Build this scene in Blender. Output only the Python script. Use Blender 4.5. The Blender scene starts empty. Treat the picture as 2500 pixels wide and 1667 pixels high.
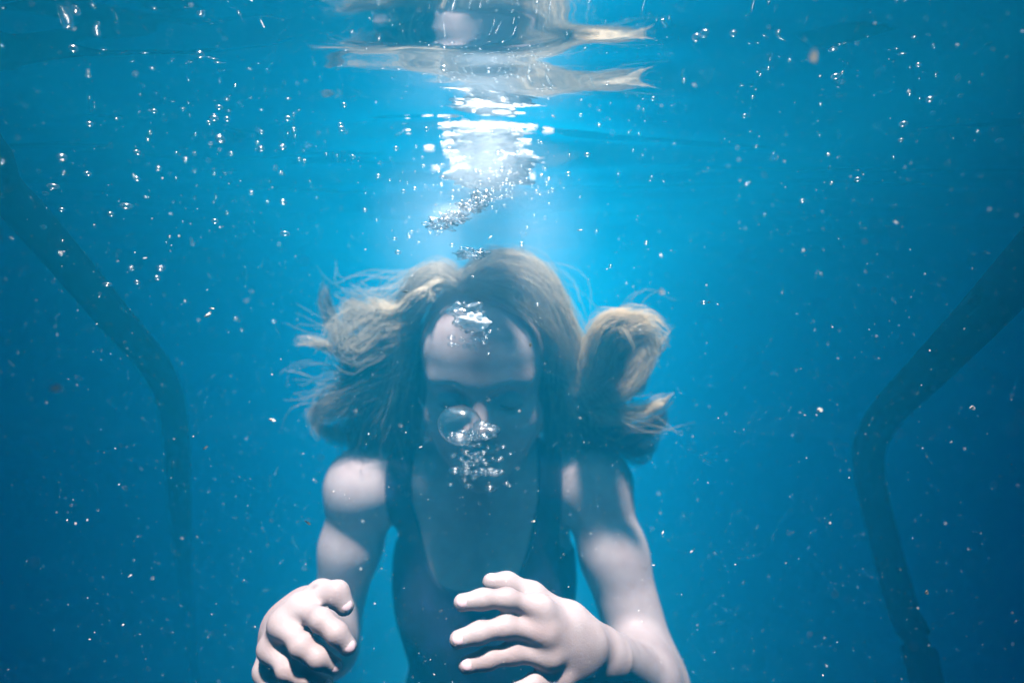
import bpy, math, random
import numpy as np
from mathutils import Vector, noise

D = bpy.data
SC = bpy.context.scene
COL = SC.collection
R = math.radians

# ------------------------------------------------------------------ camera
cam = D.objects.new('camera', D.cameras.new('camera'))
COL.objects.link(cam)
cam.location = (0, 0, 0)
cam.rotation_euler = (R(90), 0, 0)
cam.data.sensor_width = 36.0
cam.data.lens = 18.0
cam.data.clip_start = 0.01
cam.data.clip_end = 200.0
cam.data.dof.use_dof = True
cam.data.dof.focus_distance = 0.38
cam.data.dof.aperture_fstop = 2.3
SC.camera = cam

# ------------------------------------------------------------------ sky, sun, exposure
SUN_EL, SUN_AZ = R(105), R(-3)          # nearly overhead, a little behind the camera
w = D.worlds.new('World'); SC.world = w; w.use_nodes = True
nt = w.node_tree
sky = nt.nodes.new('ShaderNodeTexSky')
sky.sky_type = 'NISHITA'; sky.sun_disc = False
sky.sun_elevation = R(180) - SUN_EL; sky.sun_rotation = SUN_AZ + R(180)
nt.nodes['Background'].inputs['Strength'].default_value = 0.05
nt.links.new(sky.outputs[0], nt.nodes['Background'].inputs['Color'])
sun = D.objects.new('sun', D.lights.new('sun', 'SUN')); COL.objects.link(sun)
sun.data.energy = 5.0; sun.data.angle = R(4)   # ripples spread the sun's disc; sun.data.color = (1.0, 0.96, 0.9)
sd = Vector((math.sin(SUN_AZ) * math.cos(SUN_EL), math.cos(SUN_AZ) * math.cos(SUN_EL), math.sin(SUN_EL)))
sun.rotation_euler = sd.to_track_quat('Z', 'Y').to_euler()
vs = SC.view_settings
vs.view_transform = 'Standard'; vs.look = 'None'; vs.gamma = 1.0; vs.use_curve_mapping = False
vs.exposure = 2.3
SC.render.engine = 'CYCLES'
cy = SC.cycles
cy.use_denoising = True
cy.max_bounces = 8; cy.volume_bounces = 5; cy.transparent_max_bounces = 24
cy.glossy_bounces = 3; cy.transmission_bounces = 4; cy.diffuse_bounces = 2
cy.sample_clamp_indirect = 6.0; cy.caustics_reflective = False; cy.caustics_refractive = False

# ------------------------------------------------------------------ helpers
def mat(name):
    m = D.materials.new(name); m.use_nodes = True
    n = m.node_tree.nodes; n.clear()
    out = n.new('ShaderNodeOutputMaterial')
    return m, n, m.node_tree.links, out

def link(name, me, m=None, parent=None, smooth=True):
    o = D.objects.new(name, me); COL.objects.link(o)
    if m: me.materials.append(m)
    if parent: o.parent = parent
    if smooth and len(me.polygons):
        me.polygons.foreach_set('use_smooth', [True] * len(me.polygons))
    return o

def mesh(name, vs, fs):
    me = D.meshes.new(name); me.from_pydata(vs, [], fs); me.update()
    return me

def tag(o, label=None, cat=None, group=None, kind=None):
    if label: o['label'] = label
    if cat: o['category'] = cat
    if group: o['group'] = group
    if kind: o['kind'] = kind
    return o

def at(px, py, d):                     # a point d metres ahead of the camera
    return Vector(((px - 1250) / 1250 * d, d, (833.5 - py) / 1250 * d))

def object_space(m):
    n, l = m.node_tree.nodes, m.node_tree.links
    tc = n.new('ShaderNodeTexCoord')
    for x in list(n):
        if x.type == 'TEX_NOISE' and not x.inputs['Vector'].is_linked: l.new(tc.outputs['Object'], x.inputs['Vector'])

# ------------------------------------------------------------------ water body
SURF = 0.20        # height of the surface above the camera
BED = -1.36
def build_water():
    me = D.meshes.new('water')
    x, y0, y1, z0, z1 = 30.0, -12.0, 45.0, BED - 1.0, SURF + 0.06
    V = [(-x, y0, z0), (x, y0, z0), (x, y1, z0), (-x, y1, z0), (-x, y0, z1), (x, y0, z1), (x, y1, z1), (-x, y1, z1)]
    F = [(3, 2, 1, 0), (4, 5, 6, 7), (0, 1, 5, 4), (1, 2, 6, 5), (2, 3, 7, 6), (3, 0, 4, 7)]
    me.from_pydata(V, [], F); me.update()
    m, n, l, out = mat('water_volume')
    s = n.new('ShaderNodeVolumeScatter'); a = n.new('ShaderNodeVolumeAbsorption'); add = n.new('ShaderNodeAddShader')
    s.inputs['Color'].default_value = (0.008, 0.61, 0.95, 1)
    s.inputs['Density'].default_value = 0.70
    s.inputs['Anisotropy'].default_value = 0.4
    a.inputs['Color'].default_value = (0.05, 0.53, 0.79, 1)
    a.inputs['Density'].default_value = 0.70
    l.new(s.outputs[0], add.inputs[0]); l.new(a.outputs[0], add.inputs[1]); l.new(add.outputs[0], out.inputs['Volume'])
    o = link('water', me, m, smooth=False)
    tag(o, kind='structure')
build_water()

def wave(x, y):
    z = 0.010 * noise.noise(Vector((x * 1.7 + 3, y * 4.2, 0)))
    z += 0.0075 * noise.noise(Vector((x * 3.5, y * 9.0 + 7, 2)))
    z += 0.0022 * noise.noise(Vector((x * 9 + 9, y * 26, 5)))
    side = min(1.0, max(0.0, (abs(x + 0.03) - 0.35) / 0.5))
    z += side * 0.020 * noise.noise(Vector((x * 2.2 + 60, y * 20.0 + 9, 21)))
    z += side * 0.022 * noise.noise(Vector((x * 3.0 + 15, y * 13.0 + 4, 3)))
    z += 0.0075 * noise.noise(Vector((x * 2.6 + 40, y * 17.0 + 2, 12))) * min(1.0, max(0.0, (.9 - y) / .3))
    z += (1 - side) * 0.008 * noise.noise(Vector((x * 5 + 1, y * 11.0 + 2, 30)))
    z += side * 0.014 * noise.noise(Vector((x * 2.2 + 5, y * 6.0 + 1, 8)))
    z += 0.0005 * noise.noise(Vector((x * 24, y * 60, 9)))
    return z

def build_surface():
    def axis(lo, hi, a, b, s):
        r = list(np.arange(a, b + s / 2, s)); st = s
        v = b
        while v < hi:
            st *= 1.15; v += st; r.append(min(v, hi))
        st = s; v = a; q = []
        while v > lo:
            st *= 1.15; v -= st; q.append(max(v, lo))
        return q[::-1] + r
    X = axis(-29.9, 29.9, -0.9, 0.9, 0.006); Y = axis(-11.9, 44.9, 0.0, 1.6, 0.0045)
    V = [(x, y, SURF + wave(x, y)) for y in Y for x in X]
    nx = len(X)
    F = [(j * nx + i, j * nx + i + 1, (j + 1) * nx + i + 1, (j + 1) * nx + i) for j in range(len(Y) - 1) for i in range(nx - 1)]
    m, n, l, out = mat('water_surface')
    lw = n.new('ShaderNodeFresnel'); lw.inputs['IOR'].default_value = 1.33
    t = n.new('ShaderNodeBsdfTransparent'); g = n.new('ShaderNodeBsdfGlossy'); mx = n.new('ShaderNodeMixShader')
    g.inputs['Roughness'].default_value = 0.02
    l.new(lw.outputs[0], mx.inputs[0]); l.new(t.outputs[0], mx.inputs[1]); l.new(g.outputs[0], mx.inputs[2])
    l.new(mx.outputs[0], out.inputs['Surface'])
    o = link('water_surface', mesh('water_surface', V, F), m)
    tag(o, kind='structure')
build_surface()

def build_bed():
    X = np.linspace(-29.9, 29.9, 90); Y = np.linspace(-11.9, 44.9, 90)
    V = [(x, y, BED + 0.04 * noise.noise(Vector((x, y * 2, 0))) + 0.01 * noise.noise(Vector((x * 4, y * 9, 0)))) for y in Y for x in X]
    F = [(j * 90 + i, j * 90 + i + 1, (j + 1) * 90 + i + 1, (j + 1) * 90 + i) for j in range(89) for i in range(89)]
    m, n, l, out = mat('sand')
    b = n.new('ShaderNodeBsdfDiffuse'); nz = n.new('ShaderNodeTexNoise'); cr = n.new('ShaderNodeValToRGB')
    nz.inputs['Scale'].default_value = 9; nz.inputs['Detail'].default_value = 8
    cr.color_ramp.elements[0].color = (0.16, 0.14, 0.10, 1); cr.color_ramp.elements[1].color = (0.30, 0.26, 0.2, 1)
    l.new(nz.outputs[0], cr.inputs[0]); l.new(cr.outputs[0], b.inputs[0]); l.new(b.outputs[0], out.inputs['Surface'])
    object_space(m)
    tag(link('seabed', mesh('seabed', V, F), m), kind='structure')
build_bed()

# ------------------------------------------------------------------ solid shapes from distance fields
def sphere_bound(p):
    t = p['t']
    if t == 'cone':
        a, b = p['a'], p['b']
        return (a + b) / 2, np.linalg.norm(a - b) / 2 + max(p['ra'], p['rb'])
    return p['c'], max(p['r'])

def cone(a, b, ra, rb, k=0.01, op='add'):
    return dict(t='cone', a=np.array(a, float), b=np.array(b, float), ra=ra, rb=rb, k=k, op=op)

def ell(c, r, k=0.01, op='add', rot=None):
    return dict(t='ell', c=np.array(c, float), r=np.array(r, float), k=k, op=op, rot=rot)

def prim_d(p, P):
    if p['t'] == 'cone':
        ab = p['b'] - p['a']; q = P - p['a']
        t = np.clip(q @ ab / max(ab @ ab, 1e-12), 0, 1)
        return np.linalg.norm(q - t[:, None] * ab, axis=1) - (p['ra'] + (p['rb'] - p['ra']) * t)
    q = P - p['c']
    if p['rot'] is not None: q = q @ p['rot']
    k0 = np.linalg.norm(q / p['r'], axis=1); k1 = np.linalg.norm(q / p['r'] ** 2, axis=1)
    return np.where(k0 < 1e-6, -min(p['r']), k0 * (k0 - 1) / np.maximum(k1, 1e-9))

def field(prims, P, cen, cid, reach):
    """distance at the points P; cen/cid: the block centre of each point, to skip primitives far away"""
    d = np.full(len(P), 0.5)
    for p in prims:
        c, r = sphere_bound(p)
        near = np.linalg.norm(cen - c, axis=1) < r + reach + p['k'] + 0.03
        m = near[cid]
        if not m.any(): continue
        a = d[m]; b = prim_d(p, P[m]); k = p['k']
        if p['op'] == 'add':
            h = np.maximum(k - np.abs(a - b), 0) / k
            d[m] = np.minimum(a, b) - h * h * k / 4
        else:
            b = -b
            h = np.maximum(k - np.abs(a - b), 0) / k
            d[m] = np.maximum(a, b) + h * h * k / 4
    return d

def field_mesh(name, prims, h, offset=None):
    lo = np.min([sphere_bound(p)[0] - sphere_bound(p)[1] for p in prims], 0) - 0.02
    hi = np.max([sphere_bound(p)[0] + sphere_bound(p)[1] for p in prims], 0) + 0.02
    N = 8; B = N * h
    nb = np.ceil((hi - lo) / B).astype(int)
    bi = np.stack(np.meshgrid(*[np.arange(n) for n in nb], indexing='ij'), -1).reshape(-1, 3)
    cen = lo + (bi + 0.5) * B
    d0 = field(prims, cen, cen, np.arange(len(cen)), B)
    keep = np.abs(d0) < B * 0.87 * 1.5 + 0.004
    bi = bi[keep]; cen = cen[keep]; nblk = len(bi)
    g = np.arange(N + 1)
    loc = np.stack(np.meshgrid(g, g, g, indexing='ij'), -1).reshape(-1, 3)
    gi = bi[:, None, :] * N + loc[None]
    P = lo + gi.reshape(-1, 3) * h
    cid = np.repeat(np.arange(nblk), (N + 1) ** 3)
    F = field(prims, P, cen, cid, B)
    if offset is not None: F = F - offset(P)
    F = F.reshape(nblk, N + 1, N + 1, N + 1)
    M = (nb.max() + 2) * N + 4
    key = lambda I: (I[..., 0].astype(np.int64) * M + I[..., 1]) * M + I[..., 2]
    s = F < 0
    c8 = sum(s[:, i:N + i, j:N + j, k:N + k].astype(np.int8) for i in (0, 1) for j in (0, 1) for k in (0, 1))
    act = (c8 > 0) & (c8 < 8)
    b, x, y, z = np.nonzero(act)
    acc = np.zeros((len(b), 3)); cnt = np.zeros(len(b))
    corners = [(i, j, k) for i in (0, 1) for j in (0, 1) for k in (0, 1)]
    for A in corners:
        for ax in range(3):
            if A[ax]: continue
            Bc = list(A); Bc[ax] = 1
            fa = F[b, x + A[0], y + A[1], z + A[2]]; fb = F[b, x + Bc[0], y + Bc[1], z + Bc[2]]
            m = (fa < 0) != (fb < 0)
            t = np.where(m, fa / np.where(m, fa - fb, 1), 0)
            pt = np.tile(np.array(A, float), (len(b), 1)); pt[:, ax] = t
            acc[m] += pt[m]; cnt[m] += 1
    cell = bi[b] * N + np.stack([x, y, z], 1)
    V = lo + (cell + acc / cnt[:, None]) * h
    K = key(cell); o = np.argsort(K); K = K[o]; V = V[o]
    quads = []
    for ax in range(3):
        sl0 = [slice(0, N)] * 3; sl1 = [slice(0, N)] * 3; sl1[ax] = slice(1, N + 1)
        f0 = s[(slice(None),) + tuple(sl0)]; f1 = s[(slice(None),) + tuple(sl1)]
        bb, xx, yy, zz = np.nonzero(f0 != f1)
        flip = f0[bb, xx, yy, zz]
        I = bi[bb] * N + np.stack([xx, yy, zz], 1)
        u = (ax + 1) % 3; v = (ax + 2) % 3
        q = []
        for du, dv in ((-1, -1), (0, -1), (0, 0), (-1, 0)):
            J = I.copy(); J[:, u] += du; J[:, v] += dv
            kk = key(J); ix = np.searchsorted(K, kk); ix = np.clip(ix, 0, len(K) - 1)
            ix = np.where(K[ix] == kk, ix, -1); q.append(ix)
        q = np.stack(q, 1)
        q[~flip] = q[~flip][:, ::-1]
        quads.append(q[(q >= 0).all(1)])
    Q = np.concatenate(quads)
    return V, Q

def np_mesh(name, V, Q):
    me = D.meshes.new(name)
    me.vertices.add(len(V)); me.vertices.foreach_set('co', np.asarray(V, np.float32).ravel())
    n = Q.shape[1]
    me.loops.add(Q.size); me.loops.foreach_set('vertex_index', Q.astype(np.int32).ravel())
    me.polygons.add(len(Q)); me.polygons.foreach_set('loop_start', np.arange(0, Q.size, n, dtype=np.int32))
    me.update(calc_edges=True); me.validate()
    return me

# ------------------------------------------------------------------ person
A3 = lambda px, py, d: np.array(at(px, py, d))
HC = np.array([-0.033, 0.604, -0.039]); TILT = R(10)
RX = np.array([[1, 0, 0], [0, math.cos(TILT), -math.sin(TILT)], [0, math.sin(TILT), math.cos(TILT)]])
def H(x, y, z): return HC + RX @ np.array([x, y, z])
def hell(c, r, k=0.01, op='add'): return ell(H(*c), r, k, op, RX)
def hcone(a, b, ra, rb, k=0.01, op='add'): return cone(H(*a), H(*b), ra, rb, k, op)

head = [hell((0, .012, .032), (.072, .092, .078)), hell((0, -.022, -.028), (.061, .066, .080), .02),
        hell((0, -.044, .036), (.058, .045, .047), .03), hell((0, -.066, -.094), (.018, .016, .014), .02)]
for sx in (-1, 1):
    head += [hcone((sx * .045, .000, -.052), (0, -.056, -.086), .026, .022, .022),
             hell((sx * .034, -.045, -.038), (.025, .022, .025), .024),
             hcone((sx * .010, -.079, .009), (sx * .044, -.066, .010), .0050, .0040, .022),
             hell((sx * .072, .012, -.012), (.008, .017, .030), .006)]
head += [hell((sx * .030, -.088, -.008), (.018, .019, .013), .010, 'sub') for sx in (-1, 1)]
head += [hell((sx * .030, -.0655, -.010), (.0140, .0125, .0105), .004) for sx in (-1, 1)]
head += [hcone((0, -.080, -.003), (0, -.098, -.034), .0062, .0088, .009)]
head += [hell((sx * .0105, -.088, -.038), (.0065, .008, .006), .006) for sx in (-1, 1)]
head += [hell((sx * .0060, -.093, -.0455), (.0028, .004, .003), .002, 'sub') for sx in (-1, 1)]
head += [hell((0, -.082, -.0600), (.021, .009, .0052), .004), hell((0, -.080, -.0695), (.017, .009, .0058), .004),
         hell((0, -.094, -.0645), (.022, .008, .0013), .002, 'sub')]

CX = -0.036
SHL, SHR = A3(884, 1200, .62), A3(1452, 1195, .62)            # shoulder joints
ELL_, WRL = np.array([-.222, .625, -.375]), A3(742, 1530, .425)
ELR, WRR = A3(1590, 1672, .56), A3(1488, 1602, .418)
torso = [cone(H(0, .022, -.06), (CX, .655, -.185), .044, .050, .02),
         ell((CX, .675, -.300), (.118, .076, .140), .03), ell((CX, .672, -.205), (.125, .052, .052), .03),
         cone((CX, .680, -.36), (CX, .690, -.50), .096, .088, .04), ell((CX, .690, -.50), (.106, .070, .10), .04),
         ell((CX, .700, -.62), (.125, .088, .090), .04)]
# trapezius and deltoids
limbs = []
for S in (SHL, SHR):
    limbs.append(cone((CX, .662, -.165), S + np.array([0, .012, .012]), .040, .036, .04))
    limbs.append(ell(S, (.031, .037, .034), .05))
def arm(S, E, W, r0, r1, r2, r3):
    d = (E - S); m1 = S + d * .35; f = W - E; m2 = E + f * .3
    return [cone(S, m1, r0, r0 * .98, .02), cone(m1, E, r0 * .98, r1, .02), cone(E, m2, r1, r2, .03), cone(m2, W, r2, r3, .03)]
limbs += arm(SHL, ELL_, WRL, .034, .027, .029, .0185)
limbs += arm(SHR, ELR, WRR, .037, .034, .031, .0195)
for sx in (-1, 1):
    hp = np.array([CX + sx * .062, .70, -.66]); kn = np.array([CX + sx * .075, .63, -.98]); an = np.array([CX + sx * .075, .72, -1.30])
    limbs += [cone(hp, kn, .074, .047, .03), cone(kn, kn + (an - kn) * .3, .047, .046, .02), cone(kn + (an - kn) * .3, an, .046, .028, .02),
              cone(an + np.array([0, .02, -.02]), an + np.array([sx * .01, -.12, -.03]), .028, .018, .02)]

def lerp(a, b, t): return a + (b - a) * t
hands, nails = [], []
def finger(pts, r0, r1, palm_from, nail_n=None, k=.0055):
    """knuckle, middle joints, tip: tapering bent chain, with the bone that runs back to the wrist"""
    n = len(pts) - 1
    rr = [.88 * lerp(r0, r1, (i / n) ** 1.2) for i in range(n + 1)]
    for i in range(n):
        hands.append(cone(pts[i], pts[i + 1], rr[i], rr[i + 1], k))
    if palm_from is not None: hands.append(cone(palm_from, pts[0], .0125, rr[0] * 1.20, .012))
    if nail_n is not None: nails.append((pts[-2], pts[-1], rr[-1], np.array(nail_n, float)))
# her left hand (right in the picture): back of the hand up and to the camera, fingers spread to the left
up = (0, -.6, .8)
W2 = lerp(WRR, A3(1330, 1540, .372), .16)
finger([A3(1318, 1486, .370), A3(1238, 1461, .362), A3(1178, 1462, .357), A3(1127, 1470, .354)], .0078, .0066, W2 + [0, 0, .008], (-.15, -.8, .45))
finger([A3(1330, 1543, .366), A3(1234, 1530, .356), A3(1170, 1544, .349), A3(1118, 1560, .346)], .0080, .0067, W2 + [0, -.002, .002], (-.15, -.8, .45))
finger([A3(1342, 1599, .366), A3(1250, 1594, .356), A3(1190, 1608, .350), A3(1139, 1622, .347)], .0077, .0065, W2 + [0, 0, -.004], (-.15, -.8, .45))
finger([A3(1368, 1652, .372), A3(1302, 1668, .358), A3(1262, 1690, .352), A3(1225, 1712, .352)], .0070, .0058, W2 + [0, .002, -.010], (-.15, -.8, .45))
finger([A3(1392, 1512, .392), A3(1300, 1452, .388), A3(1238, 1424, .385), A3(1197, 1420, .383)], .0110, .0070, None, (0, -.3, .9), .006)
hands.append(cone(W2, A3(1392, 1512, .392), .014, .012, .01))
hands.append(ell(lerp(W2, A3(1345, 1560, .374), .60), (.024, .009, .018), .014))
# her right hand (left in the picture): seen from its thumb side, fingers curled to the right
W1 = A3(712, 1528, .412)
finger([A3(733, 1482, .372), A3(785, 1513, .350), A3(822, 1545, .345), A3(850, 1578, .346)], .0081, .0066, W1 + [.006, 0, .006], (.5, -.7, .4))
finger([A3(690, 1522, .366), A3(735, 1576, .345), A3(778, 1606, .343), A3(818, 1625, .348)], .0080, .0062, W1 + [.0, -.002, .0], (.3, -.8, .4))
finger([A3(664, 1580, .368), A3(702, 1634, .350), A3(750, 1656, .348), A3(795, 1668, .353)], .0077, .0060, W1 + [-.005, 0, -.008], (.2, -.8, .4))
finger([A3(650, 1635, .376), A3(668, 1690, .362), A3(705, 1725, .358), A3(742, 1740, .361)], .0070, .0054, W1 + [-.008, .002, -.014], (.2, -.8, .4))
finger([A3(745, 1478, .392), A3(782, 1449, .380), A3(822, 1448, .374), A3(842, 1480, .372)], .0115, .0075, None, (.45, -.65, .5), .006)
hands.append(cone(W1 + [.008, 0, .006], A3(745, 1478, .392), .014, .0125, .01))
hands.append(ell(lerp(W1, A3(688, 1550, .37), .55), (.018, .009, .020), .014))

def skin_material():
    m, n, l, out = mat('skin')
    b = n.new('ShaderNodeBsdfPrincipled'); nz = n.new('ShaderNodeTexNoise'); cr = n.new('ShaderNodeValToRGB')
    nz.inputs['Scale'].default_value = 42; nz.inputs['Detail'].default_value = 5
    cr.color_ramp.elements[0].position = .3; cr.color_ramp.elements[0].color = (.26, .190, .183, 1)
    cr.color_ramp.elements[1].position = .7; cr.color_ramp.elements[1].color = (.325, .262, .255, 1)
    b.inputs['Roughness'].default_value = .45; b.inputs['IOR'].default_value = 1.2
    fine = n.new('ShaderNodeTexNoise'); fine.inputs['Scale'].default_value = 700; fine.inputs['Detail'].default_value = 3
    bp = n.new('ShaderNodeBump'); bp.inputs['Strength'].default_value = .3; bp.inputs['Distance'].default_value = .0006
    l.new(fine.outputs[0], bp.inputs['Height']); l.new(bp.outputs[0], b.inputs['Normal'])
    l.new(nz.outputs[0], cr.inputs[0]); l.new(cr.outputs[0], b.inputs['Base Color']); l.new(b.outputs[0], out.inputs['Surface'])
    object_space(m)
    return m
SKIN = skin_material()

def simple(name, col, rough=.6, spec=None, noise_amt=0, scale=40):
    m, n, l, out = mat(name)
    b = n.new('ShaderNodeBsdfPrincipled'); b.inputs['Roughness'].default_value = rough
    if noise_amt:
        nz = n.new('ShaderNodeTexNoise'); nz.inputs['Scale'].default_value = scale; nz.inputs['Detail'].default_value = 6
        cr = n.new('ShaderNodeValToRGB')
        cr.color_ramp.elements[0].position = .35; cr.color_ramp.elements[0].color = tuple(c * (1 - noise_amt) for c in col) + (1,)
        cr.color_ramp.elements[1].position = .65; cr.color_ramp.elements[1].color = tuple(min(1, c * (1 + noise_amt)) for c in col) + (1,)
        l.new(nz.outputs[0], cr.inputs[0]); l.new(cr.outputs[0], b.inputs['Base Color'])
    else: b.inputs['Base Color'].default_value = tuple(col) + (1,)
    object_space(m)
    l.new(b.outputs[0], out.inputs['Surface'])
    return m

person = D.objects.new('person', None); COL.objects.link(person)
tag(person, 'girl under water looking down in a dark swimsuit, hands held out, hair floating', 'person')
person.location = (CX, .70, BED + .02)
def child(o, p=None):
    o.parent = p or person
    if (p or person) is person: o.matrix_parent_inverse.identity(); o.location = Vector(o.location) - person.location
    return o

V, Q = field_mesh('body', torso + limbs + hands + head, .0019)
child(link('body', np_mesh('body', V, Q), SKIN))

# swimsuit: the torso's own surface, standing 2.5 mm proud of the skin inside its outline and sinking under it outside
def suit_off(P):
    x = P[:, 0] - CX + .008; y = P[:, 1]; z = P[:, 2]
    front = np.clip((.69 - y) / .03, 0, 1)
    # neckline: scoop between the straps
    half = .074; zb = -.290
    scoop_f = np.where(z > zb, 1, 0) * 1.0
    xn = np.abs(x) / half
    neck = zb + .10 * np.maximum(0, xn) ** 5                 # lower edge of the scoop
    s_front = np.minimum(neck - z, .02)                         # >0 below the neckline
    strap = np.minimum(np.abs(x) - half, .028 + half - np.abs(x) + .0 * z)
    strap = np.minimum(strap, z + .36)
    arm_hole = (-.268 + .0 * x) - z                             # below the armpit everything is suit
    arm_hole = np.minimum(arm_hole + np.clip(.118 - np.abs(x), 0, .02), .02)
    body = np.minimum(s_front, np.maximum(arm_hole, (.103 - np.abs(x))))
    s = np.maximum(body, strap)
    leg = z + .70 + .0 * x - np.clip(np.abs(x) - .03, 0, .1) * .9
    s = np.minimum(s, leg)
    return np.clip(s * 1.2, -.006, .0028)
SUIT = simple('swimsuit_fabric', (.004, .009, .030), .6, noise_amt=.7, scale=60)
tt = [dict(p) for p in torso] + [dict(p) for p in limbs[:4]]
V, Q = field_mesh('swimsuit', tt, .0022, suit_off)
child(link('swimsuit', np_mesh('swimsuit', V, Q), SUIT))

# fingernails
NAIL = simple('nail', (.50, .36, .38), .3)
def uv_ball(nu=12, nv=7):
    V = [(0, 0, 1)]
    for j in range(1, nv):
        for i in range(nu):
            a, b = math.pi * j / nv, 2 * math.pi * i / nu
            V.append((math.sin(a) * math.cos(b), math.sin(a) * math.sin(b), math.cos(a)))
    V.append((0, 0, -1)); F = [(0, 1 + i, 1 + (i + 1) % nu) for i in range(nu)]
    for j in range(nv - 2):
        for i in range(nu):
            a = 1 + j * nu; F.append((a + i, a + nu + i, a + nu + (i + 1) % nu, a + (i + 1) % nu))
    F += [(len(V) - 1, 1 + (nv - 2) * nu + (i + 1) % nu, 1 + (nv - 2) * nu + i) for i in range(nu)]
    return np.array(V), F
BV, BF = uv_ball()
for a, b, r, nrm in nails:
    ax = (b - a) / np.linalg.norm(b - a); nn = nrm - ax * (nrm @ ax); nn /= np.linalg.norm(nn); sd_ = np.cross(ax, nn)
    c = b - ax * r * .15 + nn * r * .62
    P = c + BV[:, :1] * ax * r * .85 + BV[:, 1:2] * sd_ * r * .72 + BV[:, 2:3] * nn * r * .42
    child(link('fingernail', mesh('fingernail', [tuple(p) for p in P], BF), NAIL))

# brows and lashes
DARKH = simple('brow_hair', (.10, .07, .05), .9)
def tube_np(P, r, sides=5):
    """one tube along P, radius r (array)"""
    P = np.asarray(P, float); n = len(P)
    T = np.gradient(P, axis=0); T /= np.linalg.norm(T, axis=1)[:, None] + 1e-12
    ref = np.array([.31, .17, .93]); U = np.cross(T, ref); U /= np.linalg.norm(U, axis=1)[:, None] + 1e-12; W = np.cross(T, U)
    a = np.arange(sides) * 2 * math.pi / sides
    V = P[:, None] + (np.cos(a)[None, :, None] * U[:, None] + np.sin(a)[None, :, None] * W[:, None]) * np.asarray(r)[:, None, None]
    i = np.arange(n - 1)[:, None] * sides; j = np.arange(sides)[None]; j2 = (j + 1) % sides
    Q = np.stack([i + j, i + j2, i + sides + j2, i + sides + j], -1).reshape(-1, 4)
    return V.reshape(-1, 3), Q
for sx in (-1, 1):
    t = np.linspace(0, 1, 12)
    P = np.array([H(sx * (.014 + .036 * u), -.0885 + .020 * u * u, .013 + .006 * math.sin(u * 2.4)) for u in t])
    V, Q = tube_np(P, .0016 * np.sin(.3 + t * 2.6) + .0003); child(link('eyebrow', np_mesh('eyebrow', V, Q), DARKH))
    P = np.array([H(sx * (.018 + .026 * u), -.0795 + .012 * (2 * u - 1) ** 2 * .6, -.0135 - .003 * math.sin(u * 3.14)) for u in t])
    V, Q = tube_np(P, .0013 * np.sin(.2 + t * 2.8) + .0003); child(link('eyelashes', np_mesh('eyelashes', V, Q), DARKH))

# ------------------------------------------------------------------ hair
rng = np.random.default_rng(5)
def hair_material():
    m, n, l, out = mat('hair')
    at_ = n.new('ShaderNodeAttribute'); at_.attribute_name = 'shade'
    cr = n.new('ShaderNodeValToRGB')
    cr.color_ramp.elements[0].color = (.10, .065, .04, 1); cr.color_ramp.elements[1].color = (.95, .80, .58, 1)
    b = n.new('ShaderNodeBsdfPrincipled'); b.inputs['Roughness'].default_value = .45
    tr = n.new('ShaderNodeBsdfTranslucent'); mx = n.new('ShaderNodeMixShader'); mx.inputs[0].default_value = .45
    l.new(at_.outputs['Fac'], cr.inputs[0]); l.new(cr.outputs[0], b.inputs['Base Color']); l.new(cr.outputs[0], tr.inputs[0])
    l.new(b.outputs[0], mx.inputs[1]); l.new(tr.outputs[0], mx.inputs[2]); l.new(mx.outputs[0], out.inputs['Surface'])
    return m
HAIR = hair_material()
SEG = 18
def catmull(C, n):
    C = np.asarray(C, float); C = np.vstack([2 * C[0] - C[1], C, 2 * C[-1] - C[-2]])
    m = len(C) - 3; u = np.linspace(0, m - 1e-6, n); i = u.astype(int); t = (u - i)[:, None]
    p0, p1, p2, p3 = C[i], C[i + 1], C[i + 2], C[i + 3]
    return .5 * (2 * p1 + (p2 - p0) * t + (2 * p0 - 5 * p1 + 4 * p2 - p3) * t ** 2 + (3 * p1 - p0 - 3 * p2 + p3) * t ** 3)
def out_of_head(P):
    for c, r in (((0, .012, .032), (.0745, .0945, .0805)), ((0, -.040, .035), (.060, .049, .0505)), ((0, -.022, -.028), (.063, .068, .082))):
        q = (P - H(*c)) @ RX; k = np.linalg.norm(q / np.array(r), axis=-1, keepdims=True)
        P = np.where(k < 1, H(*c) + (q / np.maximum(k, .2)) @ RX.T, P)
    return P
strandP, strandS = [], []
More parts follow.
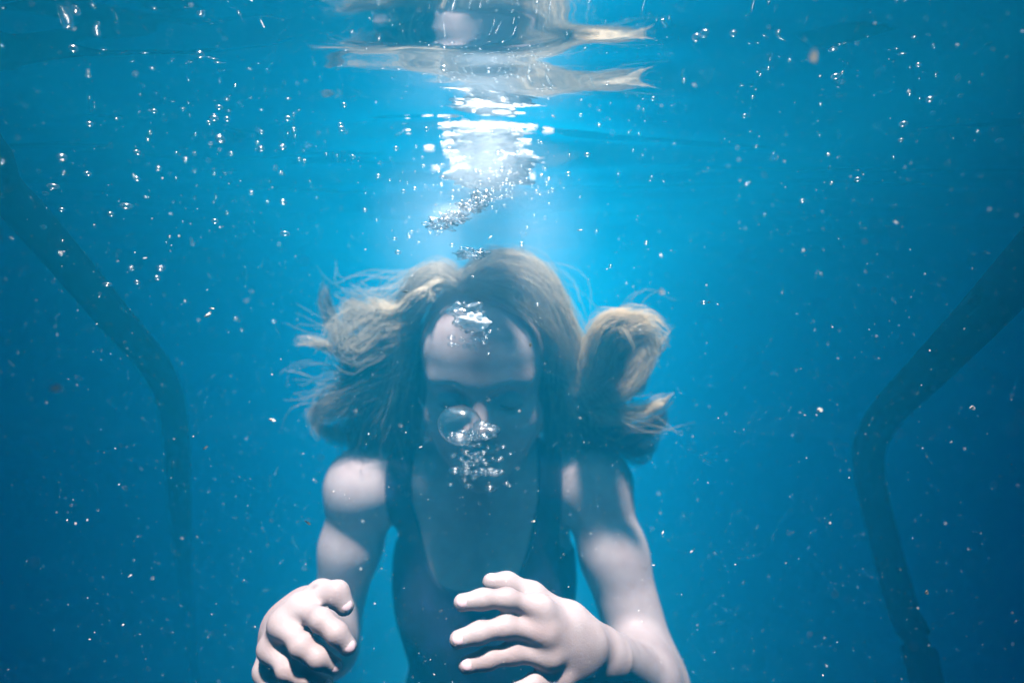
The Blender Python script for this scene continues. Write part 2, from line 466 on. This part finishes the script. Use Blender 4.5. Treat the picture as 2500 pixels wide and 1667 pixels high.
def lock(ctrl, rad, n, shade, clumps=9, wav=.004, col_d=.12, loose=.35):
    """n strands round the guide ctrl; rad: spread at each guide point; strands gather in clumps"""
    G = catmull(ctrl, SEG); t = np.linspace(0, 1, SEG)
    rr = np.interp(t, np.linspace(0, 1, len(rad)), rad)
    cl = rng.normal(size=(clumps, 3)); cl /= np.linalg.norm(cl, axis=1)[:, None]; cl *= rng.uniform(.2, 1, (clumps, 1))
    cph = rng.uniform(0, 6.28, (clumps, 3)); cfr = rng.uniform(1.0, 2.4, (clumps, 3)); csh = rng.normal(0, col_d, clumps)
    cd = rng.normal(size=(clumps, 3))
    ci = rng.integers(0, clumps, n)
    dv = rng.normal(size=(n, 3)); dv /= np.linalg.norm(dv, axis=1)[:, None]; dv *= rng.uniform(0, 1, (n, 1)) ** .5
    off = cl[ci][:, None] * (1 - loose) * rr[None, :, None] + dv[:, None] * loose * rr[None, :, None] * rng.choice([1, 1, 1, 1.5, 2.2], (n, 1, 1))
    wv = np.sin(t[None, :, None] * 6.28 * cfr[ci][:, None] + cph[ci][:, None] + rng.normal(0, .25, (n, 1, 3))) * wav * (t[None, :, None] ** .8) * 1.2
    bend = cd[ci][:, None] * (t[None, :, None] ** 2.5) * rr[-1] * .8
    P = G[None] + off + wv + bend
    ln = rng.uniform(.62, 1.0, n) ** .8                                # uneven ends
    for i in range(n):
        u = np.linspace(0, ln[i], SEG) * (SEG - 1); k = np.minimum(u.astype(int), SEG - 2); f = (u - k)[:, None]
        P[i] = P[i][k] * (1 - f) + P[i][k + 1] * f
    strandP.append(out_of_head(P)); strandS.append(np.clip(shade + csh[ci] + rng.normal(0, .06, n), 0, 1))
L = lambda *p: [A3(*q) for q in p]
# over the crown, from the parting to both sides
for i in range(9):
    f = i / 8
    lock(L((1130, 700 - 20 * f, .535 + .05 * f), (1215, 660 - 22 * f, .556 + .04 * f), (1310, 698 - 32 * f, .562 + .04 * f), (1366, 810 - 36 * f, .565 + .05 * f),
           (1388, 930, .59 + .04 * f), (1420 + 10 * f, 1020, .61 + .04 * f)), [.006, .012, .014, .014, .016, .018], 230, (.85 if i % 2 else .45) - .1 * f, wav=.003, loose=.8)
for i in range(8):
    f = i / 7
    lock(L((1125, 700 - 20 * f, .540 + .05 * f), (1065, 684 - 20 * f, .548 + .05 * f), (1005, 770 - 50 * f, .565 + .05 * f), (978, 880, .585 + .05 * f),
           (950 - 10 * f, 960, .60 + .04 * f), (915, 1030, .61 + .04 * f)), [.006, .012, .013, .014, .017, .020], 210, .42 - .15 * f, wav=.003, loose=.8)
# fringe swept over the forehead to the right
for i in range(3):
    lock(L((1095, 690 + 3 * i, .545), (1185, 698 + 8 * i, .528), (1270, 728 + 11 * i, .524), (1340, 800 + 9 * i, .540), (1375, 910, .57)), [.004, .005, .005, .007, .010], 60, .38, wav=.002, loose=.8)
lock(L((1110, 700, .535), (1075, 690, .528), (1050, 705, .524), (1058, 738, .520)), [.004, .006, .006, .002], 120, .75, wav=.002)
lock(L((1075, 700, .54), (1030, 715, .53), (985, 760, .54), (930, 755, .55), (905, 735, .55)), [.005, .010, .012, .012, .004], 220, .6, wav=.003)
# dark hanging masses beside the face and behind the neck
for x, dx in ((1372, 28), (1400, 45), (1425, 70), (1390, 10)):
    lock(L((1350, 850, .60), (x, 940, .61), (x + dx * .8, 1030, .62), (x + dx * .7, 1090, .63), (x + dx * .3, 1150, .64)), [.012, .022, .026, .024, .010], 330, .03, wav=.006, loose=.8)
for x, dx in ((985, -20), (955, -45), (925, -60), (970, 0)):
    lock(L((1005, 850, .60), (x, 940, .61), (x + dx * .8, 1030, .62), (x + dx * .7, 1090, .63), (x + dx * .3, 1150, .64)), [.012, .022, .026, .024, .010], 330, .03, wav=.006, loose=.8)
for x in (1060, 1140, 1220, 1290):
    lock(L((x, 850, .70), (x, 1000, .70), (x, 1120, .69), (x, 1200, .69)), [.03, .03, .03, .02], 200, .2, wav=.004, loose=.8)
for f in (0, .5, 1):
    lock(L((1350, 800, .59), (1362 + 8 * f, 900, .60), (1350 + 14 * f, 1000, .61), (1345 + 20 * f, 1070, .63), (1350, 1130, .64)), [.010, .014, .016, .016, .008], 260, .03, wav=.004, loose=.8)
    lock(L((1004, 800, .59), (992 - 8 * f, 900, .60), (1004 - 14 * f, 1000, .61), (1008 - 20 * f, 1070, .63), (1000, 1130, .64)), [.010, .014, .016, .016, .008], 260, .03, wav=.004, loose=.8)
# floating to the left
lock(L((1000, 800, .59), (930, 830, .60), (880, 860, .60), (830, 860, .59), (775, 838, .58), (722, 832, .575)), [.014, .018, .014, .010, .007, .002], 230, .55, wav=.003)
lock(L((1000, 860, .60), (930, 900, .61), (870, 890, .62), (820, 820, .62), (795, 740, .62), (800, 690, .62)), [.016, .022, .018, .010, .006, .002], 240, .12, wav=.004)
lock(L((1000, 780, .59), (940, 790, .60), (890, 780, .60), (850, 760, .60), (880, 735, .60)), [.014, .020, .022, .016, .005], 260, .42, wav=.004, loose=.75)
lock(L((1010, 790, .58), (950, 800, .585), (900, 830, .58), (860, 850, .58), (840, 800, .585), (862, 762, .59)), [.014, .020, .020, .015, .010, .003], 240, .40, wav=.004, loose=.75)
lock(L((1010, 830, .58), (940, 850, .585), (880, 870, .58), (830, 850, .58), (800, 790, .585)), [.014, .020, .018, .011, .003], 200, .25, wav=.004, loose=.8)
lock(L((1000, 900, .60), (920, 920, .60), (860, 950, .60), (800, 985, .60), (765, 1030, .60)), [.016, .026, .026, .018, .004], 280, .18, wav=.004, loose=.8)
lock(L((1000, 830, .60), (930, 870, .61), (870, 880, .62), (845, 930, .62), (840, 1000, .62)), [.016, .026, .026, .022, .008], 320, .08, wav=.006)
lock(L((990, 880, .61), (930, 930, .62), (880, 970, .62), (820, 990, .62), (770, 1000, .61), (790, 1050, .60)), [.016, .026, .026, .020, .012, .003], 330, .25, wav=.006)
lock(L((990, 920, .62), (920, 1000, .63), (860, 1050, .63), (800, 1060, .62), (770, 1010, .61)), [.016, .024, .022, .014, .003], 300, .18, wav=.005)
lock(L((990, 930, .62), (930, 1010, .63), (900, 1090, .64), (890, 1160, .64)), [.016, .028, .028, .016], 330, .12, wav=.006)
# floating to the right, with the pale curl
lock(L((1340, 800, .60), (1390, 850, .61), (1440, 900, .61), (1480, 960, .61), (1500, 1030, .61)), [.014, .024, .030, .030, .018], 420, .22, wav=.006)
for k, (q, tip, shd) in enumerate((((1450, 830), ((1475, 790), (1520, 772), (1555, 800)), .95), ((1462, 820), ((1500, 785), (1560, 776), (1600, 815)), .85),
                                   ((1480, 835), ((1515, 800), (1580, 775), (1628, 805)), .95), ((1455, 850), ((1468, 800), (1500, 770), (1545, 768)), 1.0),
                                   ((1500, 850), ((1530, 815), (1575, 800), (1610, 850)), .70), ((1505, 870), ((1540, 830), (1590, 830), (1600, 880)), .45),
                                   ((1472, 860), ((1495, 815), (1520, 800), (1535, 850)), .80))):
    if k == 0:
        for e in range(3): lock(L((1360, 900, .62), (1430, 950, .61), (1490, 920, .60), (1525 + 14 * e, 870, .59), (1545 + 22 * e, 820 + 16 * e, .58)), [.014, .020, .022, .016, .005], 260, .30, wav=.004, loose=.7)
    lock(L((1350, 870 + 6 * k, .61), (1400, 945, .60), (1440 + 3 * k, 925, .585), (q[0], q[1] + 30, .555), (q[0] + 4, q[1], .535), (tip[0][0], tip[0][1], .52), (tip[1][0], tip[1][1], .515), (tip[2][0], tip[2][1], .515)),
         [.012, .017, .015, .013, .011, .010, .009, .004], 260, shd, clumps=12, wav=.003, loose=.6)
lock(L((1370, 900, .61), (1450, 960, .60), (1520, 950, .585), (1560, 910, .57), (1590, 860, .565), (1625, 815, .565)), [.014, .022, .020, .014, .009, .002], 380, .62, clumps=12, wav=.004)
lock(L((1370, 930, .61), (1450, 1000, .60), (1520, 1010, .585), (1570, 1000, .575), (1610, 990, .57), (1630, 972, .57)), [.014, .022, .018, .012, .008, .002], 360, .68, clumps=10, wav=.003)
lock(L((1370, 960, .62), (1450, 1030, .62), (1530, 1060, .61), (1590, 1040, .60), (1625, 1010, .59)), [.016, .026, .024, .016, .004], 420, .18, wav=.005)
lock(L((1370, 960, .63), (1440, 1050, .63), (1510, 1080, .62), (1560, 1100, .62), (1600, 1070, .61)), [.016, .026, .024, .016, .004], 360, .12, wav=.005)
lock(L((1360, 960, .63), (1420, 1030, .64), (1450, 1090, .64), (1440, 1160, .64)), [.016, .028, .026, .014], 360, .12, wav=.006)
for ctrl in (L((1000, 760, .58), (940, 740, .58), (880, 760, .58), (820, 800, .58), (770, 800, .57)), L((1000, 900, .60), (900, 930, .60), (820, 930, .60), (740, 960, .60)),
             L((1350, 830, .59), (1410, 850, .58), (1480, 800, .56), (1560, 790, .54), (1600, 840, .54)), L((1370, 950, .60), (1450, 1000, .59), (1540, 1010, .57), (1600, 990, .57)),
             L((1120, 680, .57), (1200, 630, .57), (1290, 650, .58), (1370, 740, .60), (1400, 850, .60)), L((1110, 690, .56), (1040, 660, .57), (960, 700, .58), (900, 720, .59), (860, 700, .59))):
    lock(ctrl, [.006, .014, .020, .026, .030], 34, .5, clumps=14, wav=.009, loose=.5)
P = np.concatenate(strandP); S = np.concatenate(strandS); n = len(P)
T = np.gradient(P, axis=1); T /= np.linalg.norm(T, axis=2, keepdims=True) + 1e-12
U = np.cross(T, np.array([.31, .17, .93])); U /= np.linalg.norm(U, axis=2, keepdims=True) + 1e-12; W = np.cross(T, U)
rad = (.00030 * (1 - .6 * np.linspace(0, 1, SEG) ** 2))[None, :, None]
ring = np.stack([P + (math.cos(a) * U + math.sin(a) * W) * rad for a in (0, 2.094, 4.189)], 2)
base = (np.arange(n) * SEG * 3)[:, None, None] + (np.arange(SEG - 1) * 3)[None, :, None]
j = np.arange(3)[None, None]; j2 = (j + 1) % 3
Q = np.stack([base + j, base + j2, base + 3 + j2, base + 3 + j], -1).reshape(-1, 4)
me = np_mesh('hair', ring.reshape(-1, 3), Q)
sh = me.attributes.new('shade', 'FLOAT', 'POINT'); sh.data.foreach_set('value', np.repeat(S, SEG * 3).astype(np.float32))
child(link('hair', me, HAIR))
print('strands', n)
# scalp below the strands
cap = [hell((0, .020, .038), (.0735, .092, .0775)), hell((0, .03, -.02), (.073, .078, .09), .02), hell((0, -.135, -.06), (.12, .09, .108), .012, 'sub')]
V, Q = field_mesh('scalp', cap, .004)
me = np_mesh('hair_cap', V, Q); sh = me.attributes.new('shade', 'FLOAT', 'POINT'); sh.data.foreach_set('value', np.full(len(V), .25, np.float32))
child(link('hair_cap', me, HAIR))

# ------------------------------------------------------------------ bent pipes
PIPE = simple('dark_rubber', (.008, .011, .020), .9, noise_amt=.5, scale=30)
for n_ in PIPE.node_tree.nodes:
    if n_.type == 'BSDF_PRINCIPLED': n_.inputs['IOR'].default_value = 1.12     # rubber seen in water
def pipe(pts, r, label):
    P = catmull(pts, 60); V, Q = tube_np(P, np.full(60, r), 20)
    o = link('bent_pipe', np_mesh('bent_pipe', V - V.mean(0), Q), PIPE); o.location = V.mean(0)
    tag(o, label, 'pipe')
pipe([(-1.1, .52, .42), A3(-260, 215, 0.394), A3(10, 465, 0.430), A3(140, 610, 0.459), A3(275, 770, 0.512), A3(370, 880, 0.577), A3(415, 970, 0.643), A3(432, 1090, 0.722), A3(440, 1250, 0.840), (-.98, 1.55, -.80), (-1.0, 1.65, -1.40)], .0155,
     'dark bent pipe on the left, slanting down from the surface and fading away')
pipe([(.98, .36, .42), A3(2900, 200, 0.302), A3(2640, 500, 0.328), A3(2505, 650, 0.361), A3(2400, 765, 0.407), A3(2265, 905, 0.479), A3(2165, 1010, 0.564), A3(2122, 1095, 0.623), A3(2130, 1200, 0.656), A3(2165, 1340, 0.643), A3(2205, 1490, 0.610), A3(2265, 1680, 0.577), (.76, .84, -1.0), (.80, .84, -1.40)], .0165,
     'dark bent pipe on the right, kinked half way down its length')

# ------------------------------------------------------------------ unseen decks added above the water to shade the sides and foreground
WOOD = simple('shade_wood', (.07, .055, .04), .8, noise_amt=.4, scale=12)
def box_mesh(name, x0, x1, y0, y1, z0, z1):
    V = [(x, y, z) for z in (z0, z1) for y in (y0, y1) for x in (x0, x1)]
    return mesh(name, V, [(0, 2, 3, 1), (4, 5, 7, 6), (0, 1, 5, 4), (2, 6, 7, 3), (0, 4, 6, 2), (1, 3, 7, 5)])
def shade_platform(x0, x1, y0, y1, label):
    r = D.objects.new('shade_deck', None); COL.objects.link(r); r.location = ((x0 + x1) / 2, (y0 + y1) / 2, .40)
    tag(r, label, 'shade_platform')
    n = max(1, round((x1 - x0) / .16)); wd = (x1 - x0) / n
    me = box_mesh('shade_plank', -wd / 2 + .0006, wd / 2 - .0006, (y0 - y1) / 2, (y1 - y0) / 2, .042, .068)
    for i in range(n):
        o = link('shade_plank', me, None if me.materials else WOOD, r, False); o.location = (x0 + wd * (i + .5) - r.location.x, 0, 0)
    for yy in np.arange(y0 + .1, y1, .9):
        link('shade_joist', box_mesh('shade_joist', (x0 - x1) / 2, (x1 - x0) / 2, yy - r.location.y - .02, yy - r.location.y + .02, -.02, .040), WOOD, r, False)
shade_platform(-8.0, -.36, -4.0, 7, 'unseen deck added above the water to shade the left side')
shade_platform(.33, 8.0, -4.0, 7, 'unseen deck added above the water to shade the right side')

shade_platform(-.35, .32, -4.0, .13, 'unseen deck added above and behind the camera to shade the foreground')

# ------------------------------------------------------------------ bubbles, air pockets, shaped glints and glow, silt
def bubble_material():
    m, n, l, out = mat('bubble')
    lw = n.new('ShaderNodeLayerWeight'); lw.inputs['Blend'].default_value = .35
    t = n.new('ShaderNodeBsdfTransparent'); g = n.new('ShaderNodeBsdfGlossy'); mx = n.new('ShaderNodeMixShader')
    g.inputs['Roughness'].default_value = .22
    cr = n.new('ShaderNodeMapRange'); cr.inputs['From Min'].default_value = .1; cr.inputs['From Max'].default_value = .8
    cr.inputs['To Min'].default_value = .06; cr.inputs['To Max'].default_value = .9
    l.new(lw.outputs['Facing'], cr.inputs['Value']); l.new(cr.outputs[0], mx.inputs[0])
    l.new(t.outputs[0], mx.inputs[1]); l.new(g.outputs[0], mx.inputs[2]); l.new(mx.outputs[0], out.inputs['Surface'])
    return m
BUB = bubble_material()
def froth_glint_material():
    m, n, l, out = mat('froth_glint')
    tr = n.new('ShaderNodeBsdfTranslucent'); g = n.new('ShaderNodeBsdfDiffuse'); mx = n.new('ShaderNodeMixShader')
    tr.inputs[0].default_value = (.93, .95, .96, 1); g.inputs[0].default_value = (.93, .95, .96, 1); mx.inputs[0].default_value = .6
    gl = n.new('ShaderNodeBsdfGlossy'); gl.inputs['Roughness'].default_value = .3; m2 = n.new('ShaderNodeMixShader'); m2.inputs[0].default_value = .15
    l.new(tr.outputs[0], mx.inputs[1]); l.new(g.outputs[0], mx.inputs[2]); l.new(mx.outputs[0], m2.inputs[1]); l.new(gl.outputs[0], m2.inputs[2])
    l.new(m2.outputs[0], out.inputs['Surface'])
    return m
FROTH_GLINT = froth_glint_material()  # white froth, also used where sun glints are made as solid shapes
rnd = random.Random(11)
IV, IF = uv_ball(14, 9)
def blob(name, c, r, seed, m, rough=.25, fr=2.2, res=(28, 18)):
    V0, F0 = uv_ball(*res)
    V = []
    for v in V0:
        k = 1 + rough * noise.noise(Vector(v * fr) + Vector((seed * 7.3, seed, 0))) * 2
        k += rough * .35 * noise.noise(Vector(v * fr * 2.8) + Vector((seed, 3, 1)))
        V.append((v[0] * r[0] * k, v[1] * r[1] * k, v[2] * r[2] * k))
    o = link(name, mesh(name, V, F0), m); o.location = c
    return o
bm_small = mesh('bubble', [tuple(v) for v in IV], IF); bm_small.materials.append(BUB)
bm_small.polygons.foreach_set('use_smooth', [True] * len(bm_small.polygons))
def where(px, py):
    col = ('at the far left edge', 'in front of the left pipe', 'between the left pipe and the hair', 'between the left scatter and the bright column', 'beside the bright column',
           'between the bright column and the right side', 'on the right side', 'at the far right edge')[sum(px > e for e in (130, 330, 700, 1000, 1400, 1800, 2250))]
    row = ('high by the surface', 'a little under the surface', 'midway down', 'level with the face')[sum(py > e for e in (200, 370, 560))]
    return row + ' ' + col
def bubble(px, py, d, r, label, group, flat=.8):
    label = ('pinpoint ' if r < .00105 else 'small ' if r < .0019 else 'larger glinting ') + 'bubble ' + where(px, py)
    o = D.objects.new('bubble', bm_small); COL.objects.link(o); o.location = at(px, py, d); o.scale = (r * rnd.uniform(.9, 1.3), r, r * flat)
    tag(o, label, 'bubble', group)
def under(px, py, d):
    """keep a bubble below the surface"""
    z = (833.5 - py) / 1250 * d
    return min(d, (SURF - .012) / max(z / d, 1e-3)) if z > 0 else d
GL = ('tiny bright bubble in the scatter near the surface on the left', 'scattered bubbles near the surface on the left')
GR = ('tiny bright bubble in the sparse scatter on the right', 'scattered bubbles on the right')
GC = ('tiny bubble beside the bright column of air over the head', 'bubbles round the bright column')
for _ in range(95):
    px = min(1000, max(5, rnd.gauss(430, 260))); py = rnd.gauss(400 - .12 * (px - 430), 110) if rnd.random() < .7 else rnd.uniform(100, 900)
    d = under(px, py, rnd.uniform(.28, .6)); bubble(px, py, d, rnd.choice((.0008, .0010, .0013, .0018, .0024)), *GL)
for _ in range(60):
    px = rnd.uniform(1450, 2480); py = rnd.gauss(330, 130) if rnd.random() < .75 else rnd.uniform(80, 800)
    d = under(px, py, rnd.uniform(.28, .6)); bubble(px, py, d, rnd.choice((.0007, .0009, .0011, .0015, .0020)), *GR)
for _ in range(130):
    px = rnd.gauss(1170, 130); py = rnd.gauss(440, 85)
    d = under(px, py, rnd.uniform(.38, .5)); bubble(px, py, d, rnd.choice((.0008, .0011, .0014, .0020)), *GC)
for px, py, r in ((130, 455, .0035), (308, 503, .0040), (262, 694, .0028), (696, 570, .0034), (523, 289, .003), (535, 262, .0026), (510, 300, .0022), (335, 372, .003), (214, 424, .0028),
                  (1720, 82, .0030), (1700, 92, .003), (1790, 82, .0022), (2040, 187, .0028), (2205, 303, .0032), (2200, 342, .002), (2440, 343, .003), (972, 616, .0026), (1312, 743, .0022)):
    bubble(px, py, under(px, py, .40), r, '', 'larger glinting bubbles', .6)

def cluster(name, cat, label, c, ext, n, rr, m, seed, tilt=0):
    """a clump of touching bubbles, as one body of air"""
    r0 = random.Random(seed); V, F = [], []
    B, BFc = uv_ball(9, 6)
    for _ in range(n):
        x, y, z = (r0.gauss(0, .42) for _ in range(3)); r = rr * r0.choice((.35, .5, .7, 1.0))
        p = np.array([x * ext[0], y * ext[1], z * ext[2] + tilt * x * ext[0]])
        k = len(V); V += [tuple(p + v * np.array([r * 1.3, r, r * .7])) for v in B]; F += [tuple(i + k for i in f) for f in BFc]
    o = link(name, mesh(name, V, F), m); o.location = c
    return tag(o, label, cat, kind='stuff' if n >= 40 else None)
# big bubble in front of the nose and the froth under it
o = blob('bubble', at(1122, 1038, .46), (.0195, .0175, .0180), 3, BUB, .05, 1.6); tag(o, 'big round clear bubble in front of the nose', 'bubble')
o = blob('bubble', at(1185, 1052, .465), (.014, .010, .008), 9, BUB, .2, 1.8); tag(o, 'flat bubble just right of the big round one at the nose', 'bubble')
cluster('bubble_cluster', 'bubbles', 'small bright bubbles clumped under the big bubble at the nose', at(1140, 1068, .455), (.020, .008, .009), 14, .0042, BUB, 4)
cluster('bubble_cluster', 'bubbles', 'veil of fine bubbles hanging below the mouth over the chin', at(1165, 1140, .47), (.026, .012, .028), 60, .0048, BUB, 5)
# on the forehead
o = blob('air_pocket', at(1138, 765, .455), (.0150, .010, .0115), 21, BUB, .45, 1.7); tag(o, 'shiny crumpled air pocket rising in front of the forehead', 'air bubble')
o = blob('air_pocket', at(1158, 785, .452), (.0110, .008, .006), 24, FROTH_GLINT, .5, 1.9); tag(o, 'small white air pocket at the lower edge of the forehead one', 'air bubble')
cluster('bubble_cluster', 'bubbles', 'fine bubbles trailing under the air pocket on the forehead', at(1150, 830, .46), (.024, .010, .016), 40, .0030, BUB, 6)
# rising over the head
o = blob('air_pocket', at(1150, 620, .40), (.0095, .006, .0034), 31, BUB, .6, 3.0, (44, 30)); tag(o, 'small white air pocket just above the crown of the head', 'air bubble')
for i, (px, py, rx) in enumerate(((1075, 548, .012), (1110, 532, .010), (1150, 505, .012), (1175, 480, .009))):
    o = blob('air_pocket', at(px, py, .395), (rx * .75, .006, .0036), 40 + i, BUB, .6, 3.0, (44, 30))
    tag(o, ('lowest white air pocket of the slanting streak over the head', 'second white air pocket up in the slanting streak', 'third white air pocket up in the slanting streak', 'topmost white air pocket of the slanting streak')[i], 'air bubble')
for i, (px, py, rx, rz) in enumerate(((1190, 428, .029, .010), (1225, 400, .026, .012), (1172, 392, .014, .007), (1270, 390, .017, .003), (1190, 358, .028, .0065), (1200, 330, .026, .0045))):  # white air pockets and streaks shaped to stand for the sun's glint
    o = blob('air_pocket', at(px, py, under(px, py, .495)), (rx, .010, rz), 60 + i, FROTH_GLINT, .5, 2.6)
    tag(o, ('largest white air pocket shaped for the sun glint in the bright column', 'white air pocket shaped for the sun glint over the right half of the largest one', 'white air pocket shaped for the sun glint left of centre in the bright column', 'thin white air pocket shaped for the sun glint jutting right from the bright column', 'flat white streak standing in for sun glint over the largest pocket', 'topmost thin white streak standing in for sun glint in the bright column')[i], 'air bubble')
cluster('bubble_cluster', 'bubbles', 'loose spray of fine bubbles round the glaring air pockets', at(1190, 440, .46), (.075, .02, .026), 130, .0018, BUB, 12)
# scatter volumes added for the soft glow round the column, fading at the rim
def glow_haze(name, c, r, dens, label):
    V0, F0 = uv_ball(32, 20)
    m, n, l, out = mat('glow_volume')
    vsn = n.new('ShaderNodeVolumeScatter'); vsn.inputs['Color'].default_value = (.97, .99, 1, 1); vsn.inputs['Anisotropy'].default_value = .2
    tc = n.new('ShaderNodeTexCoord'); gr = n.new('ShaderNodeTexGradient'); gr.gradient_type = 'SPHERICAL'
    pw = n.new('ShaderNodeMath'); pw.operation = 'POWER'; pw.inputs[1].default_value = 1.8
    ml = n.new('ShaderNodeMath'); ml.operation = 'MULTIPLY'; ml.inputs[1].default_value = dens
    l.new(tc.outputs['Object'], gr.inputs[0]); l.new(gr.outputs['Fac'], pw.inputs[0]); l.new(pw.outputs[0], ml.inputs[0]); l.new(ml.outputs[0], vsn.inputs['Density'])
    l.new(vsn.outputs[0], out.inputs['Volume'])
    o = link(name, mesh(name, [tuple(v) for v in V0], F0), m); o.location = c; o.scale = r
    tag(o, label, 'bubbles', kind='stuff')
cluster('bubble_streak', 'bubbles', 'ragged white streak of fine bubbles slanting down left over the crown', at(1122, 516, .395), (.040, .010, .006), 110, .0017, BUB, 14, tilt=.42)
glow_haze('glow_volume', at(1192, 408, .470), (.046, .040, .050), 60, 'dense white haze added as glow inside the bright column')
glow_haze('glow_volume', at(1118, 520, .40), (.032, .014, .012), 60, 'small white haze added as glow along the slanting streak over the crown')
glow_haze('glow_volume', at(1150, 622, .41), (.014, .010, .007), 70, 'tiny white haze added as glow just above the crown of the head')
glow_haze('glow_volume', at(1178, 570, .52), (.135, .090, .125), 6.0, 'faint outer haze added as glow reaching down over the crown')
# white flecks standing in for sun glitter on the underside of the surface
V, F = [], []
B, BFc = uv_ball(9, 6)
for _ in range(900):
    a = rnd.gauss(0, .5); y = rnd.uniform(.485, .64)
    if rnd.random() < .5: y = .51 + .02 * round((y - .51) / .02) + rnd.gauss(0, .002)
    x = -.028 + a * (.026 + .02 * rnd.random()); r = rnd.choice((.0012, .0018, .0028))
    p = np.array([x, y, SURF + wave(x, y) - .002]); k = len(V)
    V += [tuple(p + v * np.array([r * 2.2, r, r * .5])) for v in B]; F += [tuple(i + k for i in f) for f in BFc]
tag(link('glint_flecks', mesh('glint_flecks', V, F), FROTH_GLINT), 'white flecks standing in for sun glints under the surface above the head', 'glint_flecks', kind='stuff')

# silt in the water: fine flecks and short fibres, too many to count
SILT = simple('silt', (.75, .72, .66), .5)
V, F = [], []
for _ in range(30000):
    d = .14 + 1.1 * rnd.random() ** 1.4
    x = rnd.uniform(-1.15, 1.15) * d; z = rnd.uniform(-.8, .72) * d
    if z > SURF - .02: continue
    s = min(.0008, .00010 * rnd.paretovariate(2.2)) * (.45 + d); e = rnd.choice((1, 1, 1.4, 2.5))
    u = Vector((rnd.uniform(-1, 1), rnd.uniform(-.4, .4), rnd.uniform(-.7, .7))).normalized(); v = u.orthogonal().normalized(); w_ = u.cross(v)
    p = Vector((x, d, z)); k = len(V)
    V += [p + u * s * e, p - u * s * e, p + v * s, p - v * s, p + w_ * s, p - w_ * s]
    F += [tuple(i + k for i in f) for f in ((0, 2, 4), (0, 4, 3), (0, 3, 5), (0, 5, 2), (1, 4, 2), (1, 3, 4), (1, 5, 3), (1, 2, 5))]
tag(link('silt', mesh('silt', V, F), SILT, smooth=False), 'fine pale flecks hanging everywhere in the water', 'silt', kind='stuff')

# larger flakes that one can pick out
PALE = simple('pale_flake', (.62, .56, .45), .6, noise_amt=.3, scale=400); DARK = simple('dark_fleck', (.05, .045, .02), .7)
def flake(px, py, d, w_, h_, rot, m, label, cat='debris', seed=1, group=None):
    w_ *= .7; h_ *= .6
    n = 9; r0 = random.Random(seed); V = []
    for zoff in (-.0003, .0003):
        for i in range(n):
            a = 6.283 * i / n; k = r0.uniform(.55, 1.15); V.append((w_ * k * math.cos(a), zoff + .25 * w_ * math.sin(2 * a) * .5, h_ * k * math.sin(a)))
    F = [tuple(range(n)), tuple(range(2 * n - 1, n - 1, -1))] + [(i, n + i, n + (i + 1) % n, (i + 1) % n) for i in range(n)]
    o = link('floating_flake', mesh('floating_flake', V, F), m, smooth=False); o.location = at(px, py, d); o.rotation_euler = (0, R(rot), .4)
    tag(o, label, cat, group)
flake(508, 768, .36, .0040, .0022, -40, PALE, 'torn pale flake drifting left of the hair', seed=2)
flake(517, 753, .36, .0030, .0008, 5, PALE, 'thin pale sliver just above the torn flake', seed=3)
flake(500, 1093, .33, .0035, .0007, -35, DARK, 'short dark splinter drifting left of the shoulder', seed=4)
flake(1730, 738, .34, .0010, .0010, 20, DARK, 'tiny dark speck right of the pale curl', seed=5)
flake(1295, 842, .33, .0012, .0022, 10, DARK, 'tiny dark speck in front of the forehead', seed=6)
flake(990, 712, .35, .0034, .0012, -10, DARK, 'dark curled fleck above the hair on the left', seed=7)
flake(1415, 562, .36, .0036, .0007, -10, PALE, 'pale short sliver up and right of the crown', seed=8)
flake(1196, 580, .36, .0034, .0007, -45, PALE, 'pale curved sliver above the crown', seed=9)
flake(665, 1025, .33, .0032, .0012, 15, PALE, 'ragged white wisp left of the lower hair', seed=10)
flake(751, 1275, .36, .0040, .0014, 40, DARK, 'brown olive scrap beside the upper arm on the left', seed=11)
flake(2262, 1445, .36, .0030, .0026, 10, DARK, 'dull brown clot beside the lower right pipe', seed=12)
flake(1302, 1272, .36, .0022, .0010, -10, PALE, 'small tan crumb in front of the right strap', seed=13)
flake(1987, 138, .22, .0030, .0050, 10, PALE, 'soft pale shred high on the right near the surface', seed=14)
flake(1615, 712, .25, .0022, .0018, 10, PALE, 'soft pale tuft above the pale curl', seed=15)
flake(2375, 995, .36, .0048, .0028, 10, PALE, 'ragged pale clump between the right pipe and the edge', seed=16)
flake(135, 948, .22, .0030, .0022, 0, PALE, 'blurred pale fleck at far left beneath the pipe', seed=17)
flake(2002, 1000, .30, .0028, .0020, 0, PALE, 'blurred round pale fleck left of the right pipe kink', seed=18)
